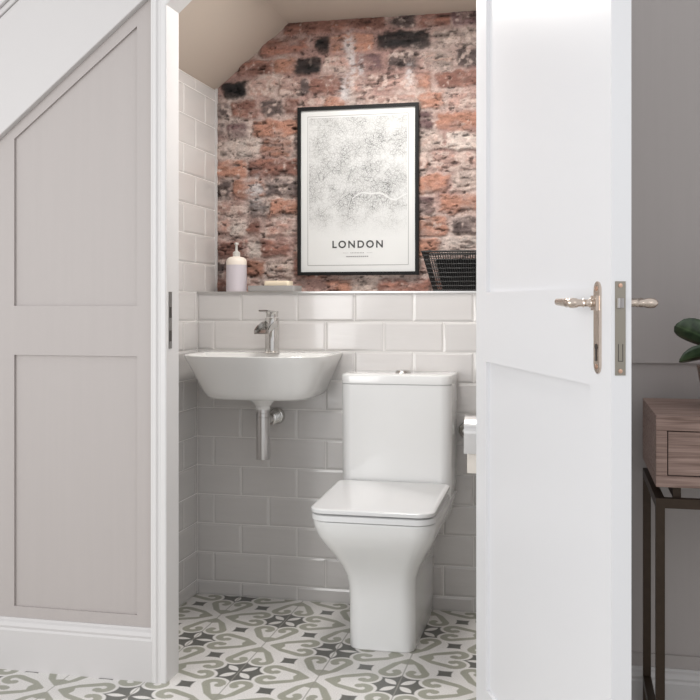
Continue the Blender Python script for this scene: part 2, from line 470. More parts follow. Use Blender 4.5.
# right wall of the cloakroom (behind the open door)
m = MB(); m.box(XR, XR+.08, OY1+.002, 3.62, 0, 2.2, 1)
tiles(m, (XR+.001, 0, 0), (0, 1, 0), (0, 0, 1), (-1, 0, 0), OY1+.002, YB, 0, 2.079, 2.7, 2.8)
struct(m.build('wall_right', ['tile', 'grout']))
# ceiling: flat part plus the slope under the stairs
m = MB()
m.prism_y([(XL-.08, 1.846-.06), (XL-.004, 1.846), (-1.026, 2.079), (XR+.08, 2.079), (XR+.08, 2.16), (-1.06, 2.16), (XL-.08, 1.95)], OY1+.002, 3.62)
struct(m.build('ceiling', 'ceiling_tan'))
# pale trim bead where the tiles stop at the brick
m = MB(); m.box(XL-.002, XL+.004, YB-.016, YB-.004, LEDGE, 1.848)
struct(m.build('trim_5', 'trim_white'))

# --- brick wall: a relief mesh, one brick at a time
ROWS = {
    0: [(-1.345, -1.269, 'R'), (-1.257, -1.139, 'P'), (-1.127, -1.03, 'T'), (-1.014, -0.976, 'R'), (-0.877, -0.786, 'O'), (-0.771, -0.696, 'T'), (-0.689, -0.498, 'R'), (-0.484, -0.319, 'R')],
    1: [(-1.337, -1.273, 'D'), (-1.257, -1.205, 'P'), (-1.194, -1.123, 'O'), (-1.111, -1.01, 'T'), (-0.991, -0.793, 'R'), (-0.775, -0.663, 'T'), (-0.645, -0.553, 'P'), (-0.538, -0.462, 'P'), (-0.448, -0.319, 'R')],
    2: [(-1.301, -1.19, 'R'), (-1.182, -1.139, 'W'), (-1.131, -1.022, 'R'), (-1.003, -0.793, 'P'), (-0.775, -0.571, 'R'), (-0.553, -0.462, 'O'), (-0.444, -0.319, 'W')],
    3: [(-1.345, -1.257, 'P'), (-1.249, -1.194, 'W'), (-1.186, -1.135, 'R'), (-1.119, -0.983, 'P'), (-0.964, -0.756, 'T'), (-0.741, -0.564, 'R'), (-0.546, -0.437, 'O'), (-0.416, -0.319, 'D')],
    4: [(-1.329, -1.205, 'P'), (-1.178, -1.111, 'D'), (-1.103, -0.987, 'O'), (-0.972, -0.775, 'R'), (-0.756, -0.571, 'P'), (-0.557, -0.488, 'M'), (-0.459, -0.319, 'O')],
    5: [(-1.345, -1.253, 'D'), (-1.237, -1.119, 'O'), (-1.107, -0.983, 'D'), (-0.96, -0.756, 'P'), (-0.737, -0.564, 'R'), (-0.542, -0.437, 'O'), (-0.419, -0.319, 'T')],
    6: [(-1.313, -1.186, 'O'), (-1.178, -0.983, 'R'), (-0.964, -0.869, 'P'), (-0.85, -0.645, 'T'), (-0.63, -0.506, 'P'), (-0.488, -0.319, 'P')],
    7: [(-1.329, -1.269, 'T'), (-1.261, -1.139, 'W'), (-1.131, -1.022, 'O'), (-1.007, -0.869, 'D'), (-0.85, -0.645, 'P'), (-0.63, -0.553, 'T'), (-0.535, -0.444, 'T'), (-0.433, -0.319, 'W')],
    8: [(-1.329, -1.277, 'D'), (-1.265, -1.186, 'M'), (-1.166, -0.983, 'O'), (-0.964, -0.756, 'R'), (-0.737, -0.637, 'P'), (-0.622, -0.553, 'O'), (-0.538, -0.491, 'M'), (-0.473, -0.319, 'O')],
    9: [(-1.329, -1.257, 'D'), (-1.245, -1.146, 'R'), (-1.123, -1.045, 'D'), (-1.037, -0.983, 'R'), (-0.968, -0.899, 'P'), (-0.888, -0.812, 'O'), (-0.767, -0.553, 'P'), (-0.535, -0.459, 'O'), (-0.433, -0.319, 'P')],
    10: [(-1.281, -1.19, 'K'), (-1.178, -1.08, 'P'), (-1.061, -0.976, 'P'), (-0.972, -0.937, 'D'), (-0.934, -0.82, 'R'), (-0.805, -0.708, 'P'), (-0.693, -0.553, 'P'), (-0.538, -0.495, 'O'), (-0.473, -0.319, 'R')],
    11: [(-1.217, -1.088, 'R'), (-1.08, -1.003, 'O'), (-0.999, -0.903, 'K'), (-0.892, -0.801, 'P'), (-0.763, -0.67, 'M'), (-0.648, -0.542, 'D'), (-0.52, -0.426, 'T'), (-0.405, -0.319, 'D')],
    12: [(-1.131, -0.953, 'R'), (-0.918, -0.869, 'K'), (-0.865, -0.715, 'O'), (-0.696, -0.495, 'K'), (-0.484, -0.319, 'T')],
    13: [(-1.041, -0.869, 'R'), (-0.858, -0.663, 'R'), (-0.637, -0.553, 'D'), (-0.535, -0.426, 'R'), (-0.419, -0.319, 'M')],
}
BC = dict(O=(176, 122, 98), R=(144, 98, 84), P=(178, 142, 130), W=(196, 180, 170), K=(44, 41, 41), D=(98, 83, 80), M=(112, 84, 84), T=(166, 146, 136))
def brick_wall():
    rng = np.random.RandomState(11)
    st = .0032
    xs = np.arange(-1.32, XR+.001, st); zs = np.arange(LEDGE-.006, 2.12, st)
    Xg, Zg = np.meshgrid(xs, zs)
    def vn(fx, fz, seed):
        r = np.random.RandomState(seed); G = r.rand(256, 256)
        x = Xg*fx+50; z = Zg*fz+50; xi = np.floor(x).astype(int); zi = np.floor(z).astype(int)
        u = x-xi; v = z-zi; u = u*u*(3-2*u); v = v*v*(3-2*v)
        g = lambda a, c: G[np.mod(c, 256), np.mod(a, 256)]
        return (g(xi, zi)*(1-u)+g(xi+1, zi)*u)*(1-v)+(g(xi, zi+1)*(1-u)+g(xi+1, zi+1)*u)*v
    def fbm(fx, fz, seed, o=4):
        s = 0; a = 1; t = 0
        for k in range(o): s = s+a*vn(fx*2**k, fz*2**k, seed+k); t += a; a *= .55
        return s/t
    wx = (fbm(14, 14, 1)-.5)*.022; wz = (fbm(10, 18, 9)-.5)*.020
    X = Xg+wx; Z = Zg+wz
    mort = np.stack([np.full_like(X, c) for c in S(192, 171, 161)[:3]], -1)
    n1 = fbm(30, 60, 20)[..., None]; n2 = fbm(9, 9, 30)[..., None]; n3 = fbm(60, 110, 40)[..., None]
    low = np.clip((Zg-1.55)/.5, 0, 1)[..., None]
    mort = mort*(.72+.5*n1)*(1-.0*low)
    mauve = np.array(S(168, 130, 120)[:3])
    tone_shade = np.clip((n2-.42)*3+low*.75, 0, 1)  # noise patches, plus ceiling shade painted in as mauve towards the top
    mort = mort*(1-tone_shade)+mauve*(.72+.5*n1)*tone_shade
    col = mort; H = -.004+.006*fbm(25, 40, 50)
    pal = [np.array(S(176, 110, 80)[:3]), np.array(S(150, 96, 82)[:3]), np.array(S(88, 68, 64)[:3]), np.array(S(206, 182, 170)[:3])]
    for k, bl in ROWS.items():
        zc = 1.0955+.0747*k; 
        full = list(bl)
        x = full[-1][1]+.015
        full[-1] = (full[-1][0], full[-1][0]+max(.1, .21*(0.5 if full[-1][2] in 'D' else 1)), full[-1][2])
        x = full[-1][1]+.014
        while x < XR:
            w = random.choice([.1, .21, .21]); full.append((x, x+w, random.choice('ORPTPM'))); x += w+.014
        for (xa, xb, c) in full:
            cx, cz = (xa+xb)/2, zc; hx, hz = (xb-xa)/2+.002, .0305
            rr = .012
            qx = np.abs(X-cx)-(hx-rr); qz = np.abs(Z-cz)-(hz-rr)
            d = np.sqrt(np.maximum(qx, 0)**2+np.maximum(qz, 0)**2)+np.minimum(np.maximum(qx, qz), 0)-rr
            d = d+(fbm(38, 70, 60+k, 4)-.5)*.026
            if d.min() > 0: continue
            mk = 1/(1+np.exp(np.clip(d/.0026, -30, 30)))
            seed = int(rng.randint(1000)); bn = fbm(22, 70, 100+seed, 4); bn2 = fbm(50, 50, 200+seed, 3)
            base = np.array(S(*BC[c])[:3])*rng.uniform(.88, 1.12)
            cc = base*(.35+1.2*bn[..., None])
            # limewash remains and burnt patches
            lime = np.clip((bn2-(.70 if c in 'ORKM' else .56 if c == 'D' else .47))*7, 0, 1)[..., None]*(.15 if c == 'K' else .75)
            wash = np.clip((fbm(16, 34, 300+k, 4)-.50)*4, 0, 1)[..., None]*(.1 if c == 'K' else .6)
            burnt = np.clip((.33-bn)*9, 0, 1)[..., None]*.75
            org = np.clip((bn-.60)*6, 0, 1)[..., None]*(.4 if c in 'ORPT' else 0)
            cc = cc*(1-org)+pal[0]*org
            cc = cc*(1-burnt)+pal[2]*.55*burnt
            cc = cc*(1-wash)+mort*wash
            cc = cc*(1-lime)+pal[3]*lime
            hh = rng.uniform(.004, .011)+.009*(bn-.5)-.006*np.clip((.36-bn)*8, 0, 1)
            col = col*(1-mk[..., None])+cc*mk[..., None]
            H = H*(1-mk)+hh*mk
    # fine cracks and ledges running along the courses
    for sd, fx, fz in ((401, 7, 26), (431, 16, 60)):
        rdg = np.clip(1-np.abs(fbm(fx, fz, sd, 4)-.5)/.010, 0, 1)*np.clip((fbm(9, 12, sd+9, 2)-.45)*8, 0, 1)
        H = H-.004*rdg; col = col*(1-.62*rdg[..., None])
    grain = fbm(70, 130, 470, 3); H = H+.0035*(grain-.5); col = col*(.72+.56*grain[..., None])
    # white drips
    for dx, dz, wd, ht in ((-.785, 1.915, .012, .06), (-.752, 1.90, .010, .045), (-.57, 1.86, .012, .035), (-.81, 1.82, .02, .05), (-1.15, 1.46, .03, .05), (-.80, 1.99, .02, .04)):
        g = np.exp(-((X-dx)/wd)**2-((Z-dz)/ht)**2)*np.clip((n3[..., 0]-.3)*3, 0, 1)
        g = np.clip(g*1.1, 0, .75)[..., None]; col = col*(1-g)+np.array(S(205, 200, 200)[:3])*g
    # pits
    pit = np.clip((fbm(40, 80, 77, 3)-.70)*14, 0, 1)
    H = H-.006*pit; col = col*(1-.6*pit[..., None])
    lum = col.mean(-1, keepdims=True); col = (lum+(col-lum)*.78)*.90
    ny, nx = X.shape
    ymap = YB-H-.001
    verts = np.stack([Xg, ymap, Zg], -1).reshape(-1, 3)
    idx = np.arange(ny*nx).reshape(ny, nx)
    f = np.stack([idx[:-1, :-1], idx[:-1, 1:], idx[1:, 1:], idx[1:, :-1]], -1).reshape(-1, 4)
    # keep only what lies below the sloping ceiling (plus a margin)
    cxm = Xg[:-1, :-1].reshape(-1); czm = Zg[:-1, :-1].reshape(-1)
    f = f[(czm < 1.846+.823*(cxm+1.308)+.02) & (czm < 2.10)]
    me = bpy.data.meshes.new('wall_back')
    me.from_pydata(verts.tolist(), [], f.tolist())
    at = me.color_attributes.new('albedo', 'FLOAT_COLOR', 'POINT')
    rgba = np.concatenate([np.clip(col, 0, 1).reshape(-1, 3), np.ones((ny*nx, 1))], 1).astype(np.float32)
    at.data.foreach_set('color', rgba.ravel())
    me.polygons.foreach_set('use_smooth', [True]*len(me.polygons))
    me.materials.append(M['brick'])
    o = bpy.data.objects.new('wall_back', me); COL.objects.link(o); struct(o)
    k = MB(); k.box(XL-.08, XR+.08, YB+.012, 3.62, LEDGE-.006, 2.12); bk = k.build('brick_core', 'grout', o)
brick_wall()

# ------------------------------------------------------------------ framed print
fx0, fx1, fz0, fz1 = -.986, -.536, 1.142, 1.760
cx, cz = (fx0+fx1)/2, (fz0+fz1)/2
hw, hh = (fx1-fx0)/2, (fz1-fz0)/2
fr = empty('framed_print', (cx, 3.503, cz), 'black framed street map poster lettered LONDON, hung on the brick wall', 'picture')
b = MB(); t = .0125
b.box(-hw, -hw+t, -.014, .0, -hh, hh); b.box(hw-t, hw, -.014, .0, -hh, hh)
b.box(-hw+t, hw-t, -.014, .0, hh-t, hh); b.box(-hw+t, hw-t, -.014, .0, -hh, -hh+t)
b.build('frame', 'black_frame', fr)
b = MB(); b.box(-hw+t, hw-t, -.006, -.002, -hh+t, hh-t); b.build('map_sheet', 'map', fr)
b = MB(); bw = .0009
ax, z0_, z1_ = .187, -.272, .274
b.box(-ax, ax, -.0066, -.006, z1_-bw, z1_+bw); b.box(-ax, ax, -.0066, -.006, z0_-bw, z0_+bw)
b.box(-ax-bw, -ax+bw, -.0066, -.006, z0_, z1_); b.box(ax-bw, ax+bw, -.0066, -.006, z0_, z1_)
# small unreadable lines under the title
for k in range(9): b.box(-.026+k*.0058, -.0225+k*.0058, -.0066, -.006, -.2290, -.2258)
b.box(-.055, -.034, -.0066, -.006, -.2278, -.2270); b.box(.034, .055, -.0066, -.006, -.2278, -.2270)
for k in range(11): b.box(-.042+k*.0076, -.0358+k*.0076, -.0066, -.006, -.2425, -.2385)
b.build('border_line', 'line_ink', fr)
cu = bpy.data.curves.new('title', 'FONT'); cu.body = 'LONDON'; cu.size = .0365; cu.align_x = 'CENTER'; cu.space_character = 1.32; cu.extrude = .0003; cu.offset = .0009
to = bpy.data.objects.new('tmp', cu); COL.objects.link(to)
dg = bpy.context.evaluated_depsgraph_get(); me = bpy.data.meshes.new_from_object(to.evaluated_get(dg))
bpy.data.objects.remove(to)
me.materials.clear(); me.materials.append(M['ink'])
lt = bpy.data.objects.new('lettering', me); COL.objects.link(lt); lt.parent = fr
lt.rotation_euler = (PI/2, 0, 0); lt.location = (0.0, -.0064, -.2085)

# ------------------------------------------------------------------ soap bottle, dish, bar, basket on the ledge
ZL = LEDGE+.0005
sb = empty('soap_dispenser', (-1.199, 3.425, ZL), 'pale lavender pump bottle with cream shoulder at left end of ledge', 'soap dispenser')
b = MB(); b.lathe([(.033, 0), (.037, .003), (.0375, .01), (.0375, .098), (.0372, .1)], n=40); b.build('bottle_body', 'soap_label', sb)
b = MB(); b.lathe([(.0375, .1), (.0375, .112), (.035, .121), (.028, .127), (.016, .130), (.013, .131)], n=40); b.build('bottle_shoulder', 'soap_cream', sb)
b = MB(); b.lathe([(.013, .131), (.0135, .145), (.010, .148), (.007, .150), (.0045, .153), (.0045, .172), (.0075, .174), (.0075, .180), (.004, .182)], n=24)
b.tube([(0, 0, .178), (.004, -.014, .1785), (.009, -.03, .176), (.0095, -.032, .172)], [.004, .0038, .003, .0028], n=10)
b.build('pump', 'pump', sb)
b = MB(); px = rrect(-.092, .088, -.05, .05, .012, .012, 5)
rings = [[(x*s, y*s, z) for x, y in px] for s, z in ((.93, 0), (1, .004), (1, .021), (.985, .023), (.95, .022), (.93, .016), (.6, .015))]
b.loft(rings)
sd = b.build('soap_dish', 'dish', loc=(-1.050, 3.425, ZL)); sd['label'] = 'low grey rectangular soap dish on ledge beside pump bottle'; sd['category'] = 'soap dish'
b = MB(); px = rrect(-.048, .048, -.03, .03, .01, .01, 5)
b.loft([[(x*s, y*s, z) for x, y in px] for s, z in ((.9, 0), (1, .004), (1, .020), (.95, .0245), (.7, .0255))])
sbar = b.build('soap_bar', 'soapbar', loc=(-1.038, 3.425, ZL+.0155)); sbar['label'] = 'cream bar of soap lying on grey dish'; sbar['category'] = 'soap'

bk = empty('wire_basket', (-.330, 3.405, ZL), 'black wire basket standing at right end of ledge beside framed map', 'basket')
def ring_pts(hx, hy, z): return [(-hx, -hy, z), (hx, -hy, z), (hx, hy, z), (-hx, hy, z)]
H0 = .136
def bat(t): return .132+.038*t, .058+.022*t, H0*t
b = MB()
hx, hy, z = bat(1); P4 = ring_pts(hx, hy, z)
for i in range(4): b.tube([P4[i], P4[(i+1) % 4]], .0032, n=8)
b.build('rim', 'wire', bk)
b = MB()
for t in [.02+.98*k/9 for k in range(9)]:
    hx, hy, z = bat(t); P4 = ring_pts(hx, hy, z+.002)
    for i in range(4): b.tube([P4[i], P4[(i+1) % 4]], .0014, n=6)
a0, a1 = bat(0), bat(1)
for k in range(40):
    s = -1+2*k/39
    for sy in (-1, 1): b.tube([(s*a0[0], sy*a0[1], .002), (s*a1[0], sy*a1[1], H0)], .0011, n=6)
for k in range(13):
    s = -1+2*k/12
    for sx in (-1, 1): b.tube([(sx*a0[0], s*a0[1], .002), (sx*a1[0], s*a1[1], H0)], .0011, n=6)
b.build('wire_mesh', 'wire', bk)
b = MB()
r0 = rrect(-.105, .125, -.050, .050, .02, .02, 5); r1 = rrect(-.128, .150, -.066, .066, .02, .02, 5)
b.loft([[(x, y, .004) for x, y in r0], [(x, y, .112) for x, y in r1], [(x*.97, y*.93, .112) for x, y in r1], [(x*.97, y*.93, .008) for x, y in r0]])
b.build('liner', 'liner', bk)

# ------------------------------------------------------------------ basin with tap and waste
bs = empty('wash_basin', (-1.020, YT-.001, .87), 'white wall-hung basin with chrome mixer tap and bottle trap', 'basin')
def dring(a, dep, z, yc=.45, yb=0, n=3.3, N=20):
    """D outline: back edge on y=yb, bowed front at yb-dep"""
    pts = []
    yc_ = yb-dep*yc
    for k in range(N+1):
        t = -PI/2+PI/2*k/N
        pts.append((a*abs(math.cos(t))**(2/n), yc_-(dep*(1-yc))*abs(math.sin(t))**(2/n), z))
    pts.append((a, yb-.5*dep*yc, z)); pts.append((a, yb, z)); pts.append((a*.5, yb, z)); pts.append((0, yb, z)); pts.append((-a*.5, yb, z)); pts.append((-a, yb, z)); pts.append((-a, yb-.5*dep*yc, z))
    for k in range(N):
        t = PI+PI/2*k/N
        pts.append((-a*abs(math.cos(t))**(2/n), yc_-(dep*(1-yc))*abs(math.sin(t))**(2/n), z))
    return pts
b = MB()
prof = [(.130, .225, -.149), (.170, .255, -.147), (.184, .270, -.138), (.194, .280, -.120), (.207, .295, -.090), (.222, .312, -.055), (.235, .328, -.026), (.244, .338, -.006), (.245, .339, -.002), (.2435, .3375, 0)]
rings = [dring(a, d, z) for a, d, z in prof]
rings += [dring(.233, .252, -.0005, yb=-.075), dring(.229, .247, -.004, yb=-.078), dring(.212, .225, -.04, yb=-.085), dring(.18, .19, -.085, yb=-.10), dring(.10, .12, -.112, yb=-.14), dring(.03, .05, -.116, yb=-.17)]
b.loft(rings, cap1=True)
b.build('bowl', 'ceramic_basin', bs)
# tap
tp = MB(); tx, ty = .016, -.078
tp.lathe([(.027, 0), (.027, .004), (.0245, .006), (.0245, .118), (.0235, .120)], c=(tx, ty, 0), n=36)
tap = tp.build('tap', 'chrome', bs)
tp = MB()   # open waterfall spout
def spr(y, z, w, h): return [(tx-w, y, z-h), (tx+w, y, z-h), (tx+w, y, z+h), (tx+w-.003, y, z+h), (tx+w-.004, y, z-h+.003), (tx-w+.004, y, z-h+.003), (tx-w+.003, y, z+h), (tx-w, y, z+h)]
tp.loft([spr(ty-.010, .098, .0215, .012), spr(ty-.05, .096, .0225, .011), spr(ty-.092, .087, .024, .009), spr(ty-.120, .075, .025, .007)], smooth=False)
tp.build('spout', 'chrome', tap)
tp = MB(); tp.lathe([(.0205, .123), (.0205, .136), (.022, .138), (.022, .142), (.021, .143)], c=(tx, ty, 0), n=32)
tp.loft([[(tx-w, y, z), (tx+w, y, z), (tx+w, y, z+.005), (tx-w, y, z+.005)] for y, w, z in ((ty+.018, .017, .138), (ty-.02, .021, .138), (ty-.075, .019, .141), (ty-.100, .016, .143))], smooth=False)
tp.build('lever', 'chrome', tap)
# waste
wy = -.165
w = MB(); w.lathe([(.046, -.145), (.042, -.154), (.033, -.162), (.028, -.170), (.0245, -.173), (.0240, -.185)], c=(.011, wy, 0), n=32)
w.build('waste_collar', 'ceramic_basin', bs)
w = MB(); w.lathe([(.0225, -.180), (.0225, -.194), (.0205, -.1945), (.0205, -.1965), (.0225, -.197), (.0225, -.208), (.0205, -.2085), (.0205, -.2105), (.0225, -.211), (.0225, -.345), (.0215, -.352), (.0180, -.3535)], c=(.011, wy, 0), n=36)
w.build('bottle_trap', 'satin_chrome', bs)
w = MB(); w.tube([(.011, wy+.015, -.225), (.011, -.03, -.225)], .016, n=20)
for k in range(4): w.lathe([(.0185, -.085+k*.016), (.0225, -.083+k*.016), (.0225, -.076+k*.016), (.0185, -.074+k*.016)], c=(.011, 0, -.225), n=28, axis='y')
w.lathe([(.019, -.022), (.025, -.020), (.029, -.006), (.029, -.001)], c=(.011, 0, -.225), n=32, axis='y')
w.build('outlet_pipe', 'chrome', bs)

# ------------------------------------------------------------------ toilet
tl = empty('toilet', (-.558, YT-.001, 0), 'white close-coupled toilet with squared cistern and closed seat', 'toilet')
def sec(z, hw, yf, rf): return [(x, y, z) for x, y in rrect(-hw, hw, yf-YT, -.0, rf, .012, 8)]
b = MB()
rings = [sec(.0, .099, 2.890, .040), sec(.004, .101, 2.886, .042), sec(.08, .101, 2.883, .044), sec(.15, .101, 2.879, .045), sec(.19, .102, 2.872, .046), sec(.225, .106, 2.858, .045), sec(.26, .118, 2.835, .050), sec(.295, .136, 2.806, .055), sec(.33, .156, 2.775, .060), sec(.362, .171, 2.750, .062), sec(.390, .178, 2.736, .062), sec(.409, .180, 2.731, .062), sec(.413, .179, 2.733, .061), sec(.414, .170, 2.745, .055)]
b.loft(rings); b.build('pan', 'ceramic', tl)
def lring(z, hw, yf, yb, rf, rb, bow=.012, dx=0, rise=0):
    pts = rrect(-hw, hw, yf-YT, yb-YT, rf, rb, 8); out = []
    for x, y in pts:
        k = 1-(x/hw)**2
        f = 1 if y < yf-YT+rf*1.2 else 0
        tt = (y-(yf-YT))/(yb-yf)
        out.append((x*(1+.02*tt*(x < 0))+dx, y-bow*k*f, z+rise*max(0, tt)**1.5))
    return out
b = MB(); rings = []
for z, i in ((.4155, .003), (.417, .0), (.432, .0), (.4335, .003)): rings.append(lring(z, .181-i, 2.732+i, 3.115, .050, .015))
b.loft(rings); b.build('seat', 'seatplastic', tl)
b = MB(); rings = []
for z, i in ((.4375, .006), (.439, .001), (.442, .0), (.4490, .0), (.4515, .003), (.4525, .010)): rings.append(lring(z, .1805-i, 2.728+i, 3.124, .042, .018, rise=.013))
b.loft(rings); b.build('lid', 'seatplastic', tl)
b = MB()
for sx in (-1, 1):
    b = MB(); b.tube([(sx*.075-.02, -.205, .4365), (sx*.075+.02, -.205, .4365)], .007, n=14); b.build('seat_hinge', 'chrome', tl)
def csec(z, hw, yf, rf, rb=.010): return [(x, y, z) for x, y in rrect(-hw, hw, yf-YT, -.0, rf, rb, 8)]
b = MB(); b.loft([csec(.4135, .174, 3.140, .03), csec(.418, .178, 3.136, .036), csec(.45, .180, 3.133, .036), csec(.776, .1815, 3.131, .036), csec(.7775, .180, 3.133, .035)])
b.build('cistern', 'ceramic', tl)
b = MB(); b.loft([csec(.7778, .1795, 3.133, .036), csec(.779, .1822, 3.130, .037), csec(.802, .1826, 3.129, .037), csec(.807, .1805, 3.131, .036), csec(.8095, .175, 3.137, .034)])
b.build('cistern_lid', 'ceramic', tl)
b = MB(); b.lathe([(.026, .8095), (.026, .813), (.0235, .8155), (.022, .8155), (.0215, .818), (.016, .8195)], c=(.012, -.095, 0), n=32)
b.build('flush_button', 'chrome', tl)

# ------------------------------------------------------------------ toilet roll holder and roll
hx0, hz0 = -.355, .614
rh = empty('toilet_roll_holder', (hx0, YT-.001, hz0), 'chrome toilet roll holder with curved cover on tiled wall beside cistern', 'toilet roll holder')
b = MB(); b.lathe([(.0275, 0), (.0275, -.005), (.024, -.009), (.010, -.011), (.010, -.040)], c=(.010, 0, 0), n=28, axis='y')
b.build('wall_rose', 'chrome', rh)
b = MB(); b.tube([(.010, -.030, 0), (.010, -.062, 0), (.016, -.068, 0), (.13, -.068, 0)], .006, n=12)
b.build('arm', 'chrome', rh)
b = MB()      # curved cover plate over the roll
N = 14; out = []; inn = []
for k in range(N+1):
    t = math.radians(70+105*k/N)
    out.append((-.068+.0625*math.cos(t), .0625*math.sin(t))); inn.append((-.068+.0605*math.cos(t), .0605*math.sin(t)))
prof = [( -y-.136+.0, z) for y, z in []]
pts = out+[(-.1305, -.060), (-.1285, -.060)]+inn[::-1]
b.loft([[(x, y, z) for y, z in pts] for x in (.014, .135)], smooth=False)
cv = b.build('cover', 'satin_chrome', rh)
b = MB()
N = 40
ro = [(.057*math.cos(2*PI*k/N), .057*math.sin(2*PI*k/N)) for k in range(N)]
ri = [(.021*math.cos(2*PI*k/N), .021*math.sin(2*PI*k/N)) for k in range(N)]
b.loft([[(.0, y, z) for y, z in ri], [(.0, y, z) for y, z in ro], [(.1, y, z) for y, z in ro], [(.1, y, z) for y, z in ri], [(.0, y, z) for y, z in ri]], cap0=False, cap1=False)
b.box(0, .1, -.0575, -.0568, -.108, 0)
rl = b.build('toilet_roll', 'tissue', loc=(hx0+.024, YT-.069, hz0-.015), angle=30); rl['label'] = 'white toilet roll with hanging sheet under chrome cover'; rl['category'] = 'toilet roll'

# ------------------------------------------------------------------ door leaf
LW, LT, LH = .8670, .035, 1.985
ANG = math.atan2(-.938, .345)
dr = bpy.data.objects.new('door_1', None)
b = MB()
ts, y0, y1 = .094, 0, LT
zc0 = 1.835; ck = (LH-zc0)/.86      # angled free corner
Z0 = .006
b.box(0, .093, y0, y1, Z0, LH)
b.box(LW-ts, LW, y0, y1, Z0, zc0-.0)
b.prism_y([(LW-ts, zc0), (LW, zc0), (LW-ts, zc0+ts*.86)], y0, y1)
b.box(.093, LW-ts, y0, y1, Z0, .098)
b.box(.093, LW-ts, y0, y1, .898, 1.067)
b.prism_y([(.093, 1.885), (.62, 1.885), (LW-ts, 1.765), (LW-ts, zc0+ts*.86), (LW-ck, LH), (.093, LH)], y0, y1)
pn = .009
b.prism_y([(.093, .098), (LW-ts, .098), (LW-ts, .898), (.093, .898)], pn, LT-pn)
b.prism_y([(.093, 1.067), (LW-ts, 1.067), (LW-ts, 1.765), (.62, 1.885), (.093, 1.885)], pn, LT-pn)
door = b.build('door_1', 'door_white'); bpy.data.objects.remove(dr)
door.name = 'door_1'
door.location = (XH-.002, 2.497, 0); door.rotation_euler[2] = ANG
struct(door)
HS, HZ = .8105, 1.041
def long_plate(ysgn, yface, name):
    m = MB(); n = 10; r = .0150; za, zb = .935, 1.063
    o = [(HS+r*math.cos(PI+PI*k/n), za+r*math.sin(PI+PI*k/n)) for k in range(n+1)]+[(HS+r*math.cos(PI*k/n), zb+r*math.sin(PI*k/n)) for k in range(n+1)]
    def ring(s, y): return [((x-HS)*s+HS, y, (z-1.0)*(1-(1-s)*.2)+1.0) for x, z in o]
    yy = [yface, yface+ysgn*.0025, yface+ysgn*.0035]
    m.loft([ring(1, yy[0]), ring(1, yy[1]), ring(.85, yy[2])], smooth=False)
    return m.build(name, 'nickel', handle)
for ysgn, yface in ((-1, 0), (1, LT)):
    handle = bpy.data.objects.new('door_handle', None); COL.objects.link(handle); handle.parent = door
    if ysgn < 0: handle['label'] = 'ornate nickel lever handle'
    long_plate(ysgn, yface, 'back_plate')
    m = MB()
    def yp(d): return yface+ysgn*d
    # decorated neck
    q = 1.0 if ysgn < 0 else 1.3
    prof = [(.0110, .003), (.0110, .009), (.0068, .010), (.0066, .013), (.0080, .015), (.0064, .017), (.0062, .025), (.0078, .027), (.0062, .029), (.0066, .036), (.0082, .039), (.0090, .045), (.0080, .051), (.004, .055)]
    prof = [(r, d*q if d > .012 else d) for r, d in prof]
    m.lathe([(r, yp(d)) for r, d in prof], c=(HS, 0, HZ), n=24, axis='y')
    m.box(HS-.0115, HS+.0115, min(yp(.003), yp(.009)), max(yp(.003), yp(.009)), HZ-.0125, HZ+.0125)
    m.build('neck', 'nickel', handle)
    m = MB()
    N = 14; rings = []
    for k in range(N+1):
        t = k/N; x = HS-.002-.086*t
        hz = .0074+.0012*math.sin(t*PI*7)*(t < .45)-.002*max(0, t-.5)
        hy = .0060+.001*math.sin(t*PI*7)*(t < .45)
        yc = yp(.045*q-.004*t)
        rings.append([(x, yc+hy*math.cos(a), HZ+.002*t+hz*math.sin(a)) for a in [2*PI*i/14 for i in range(14)]])
    m.loft(rings)
    m.build('lever', 'nickel', handle)
    m = MB(); m.lathe([(.0055, yp(.003)), (.0055, yp(.0045))], c=(HS, 0, .966), n=16, axis='y')
    m.box(HS-.0028, HS+.0028, min(yp(.003), yp(.0045)), max(yp(.003), yp(.0045)), .942, .966)
    m.build('keyhole', 'dark_slot', handle)
    m = MB()
    for zz in (.932, 1.066): m.lathe([(.0045, yp(.003)), (.0042, yp(.0045)), (.002, yp(.0052))], c=(HS, 0, zz), n=14, axis='y')
    m.build('screw', 'brass_screw', handle)
# latch face plate on the free edge
m = MB(); m.box(LW, LW+.0012, .0065, .0245, .921, 1.077)
fp = m.build('latch_plate', 'nickel_edge', door)
m = MB()
m.prism_z([(LW+.0012, .0092), (LW+.0110, .0110), (LW+.0012, .0222)], 1.033, 1.049)
m.build('latch_bolt', 'satin_chrome', fp)
m = MB(); m.box(LW+.0012, LW+.0016, .0115, .0125, .945, .973); m.box(LW+.0012, LW+.0016, .0190, .0200, .945, .973); m.box(LW+.0012, LW+.0016, .0115, .0200, .944, .945)
m.build('bolt_slot', 'dark_slot', fp)
m = MB()
for zz in (.928, 1.070): m.lathe([(.0038, LW+.0010), (.0036, LW+.0022), (.001, LW+.0026)], c=(0, .0155, zz), n=14, axis='x')
m.build('screw', 'brass_screw', fp)
# hinges on the back of the leaf
for zz in (.25, 1.0, 1.7):
    m = MB(); m.tube([(-.004, LT*.5, zz-.045), (-.004, LT*.5, zz+.045)], .0035, n=10)
    m.build('hinge', 'satin_chrome', door)

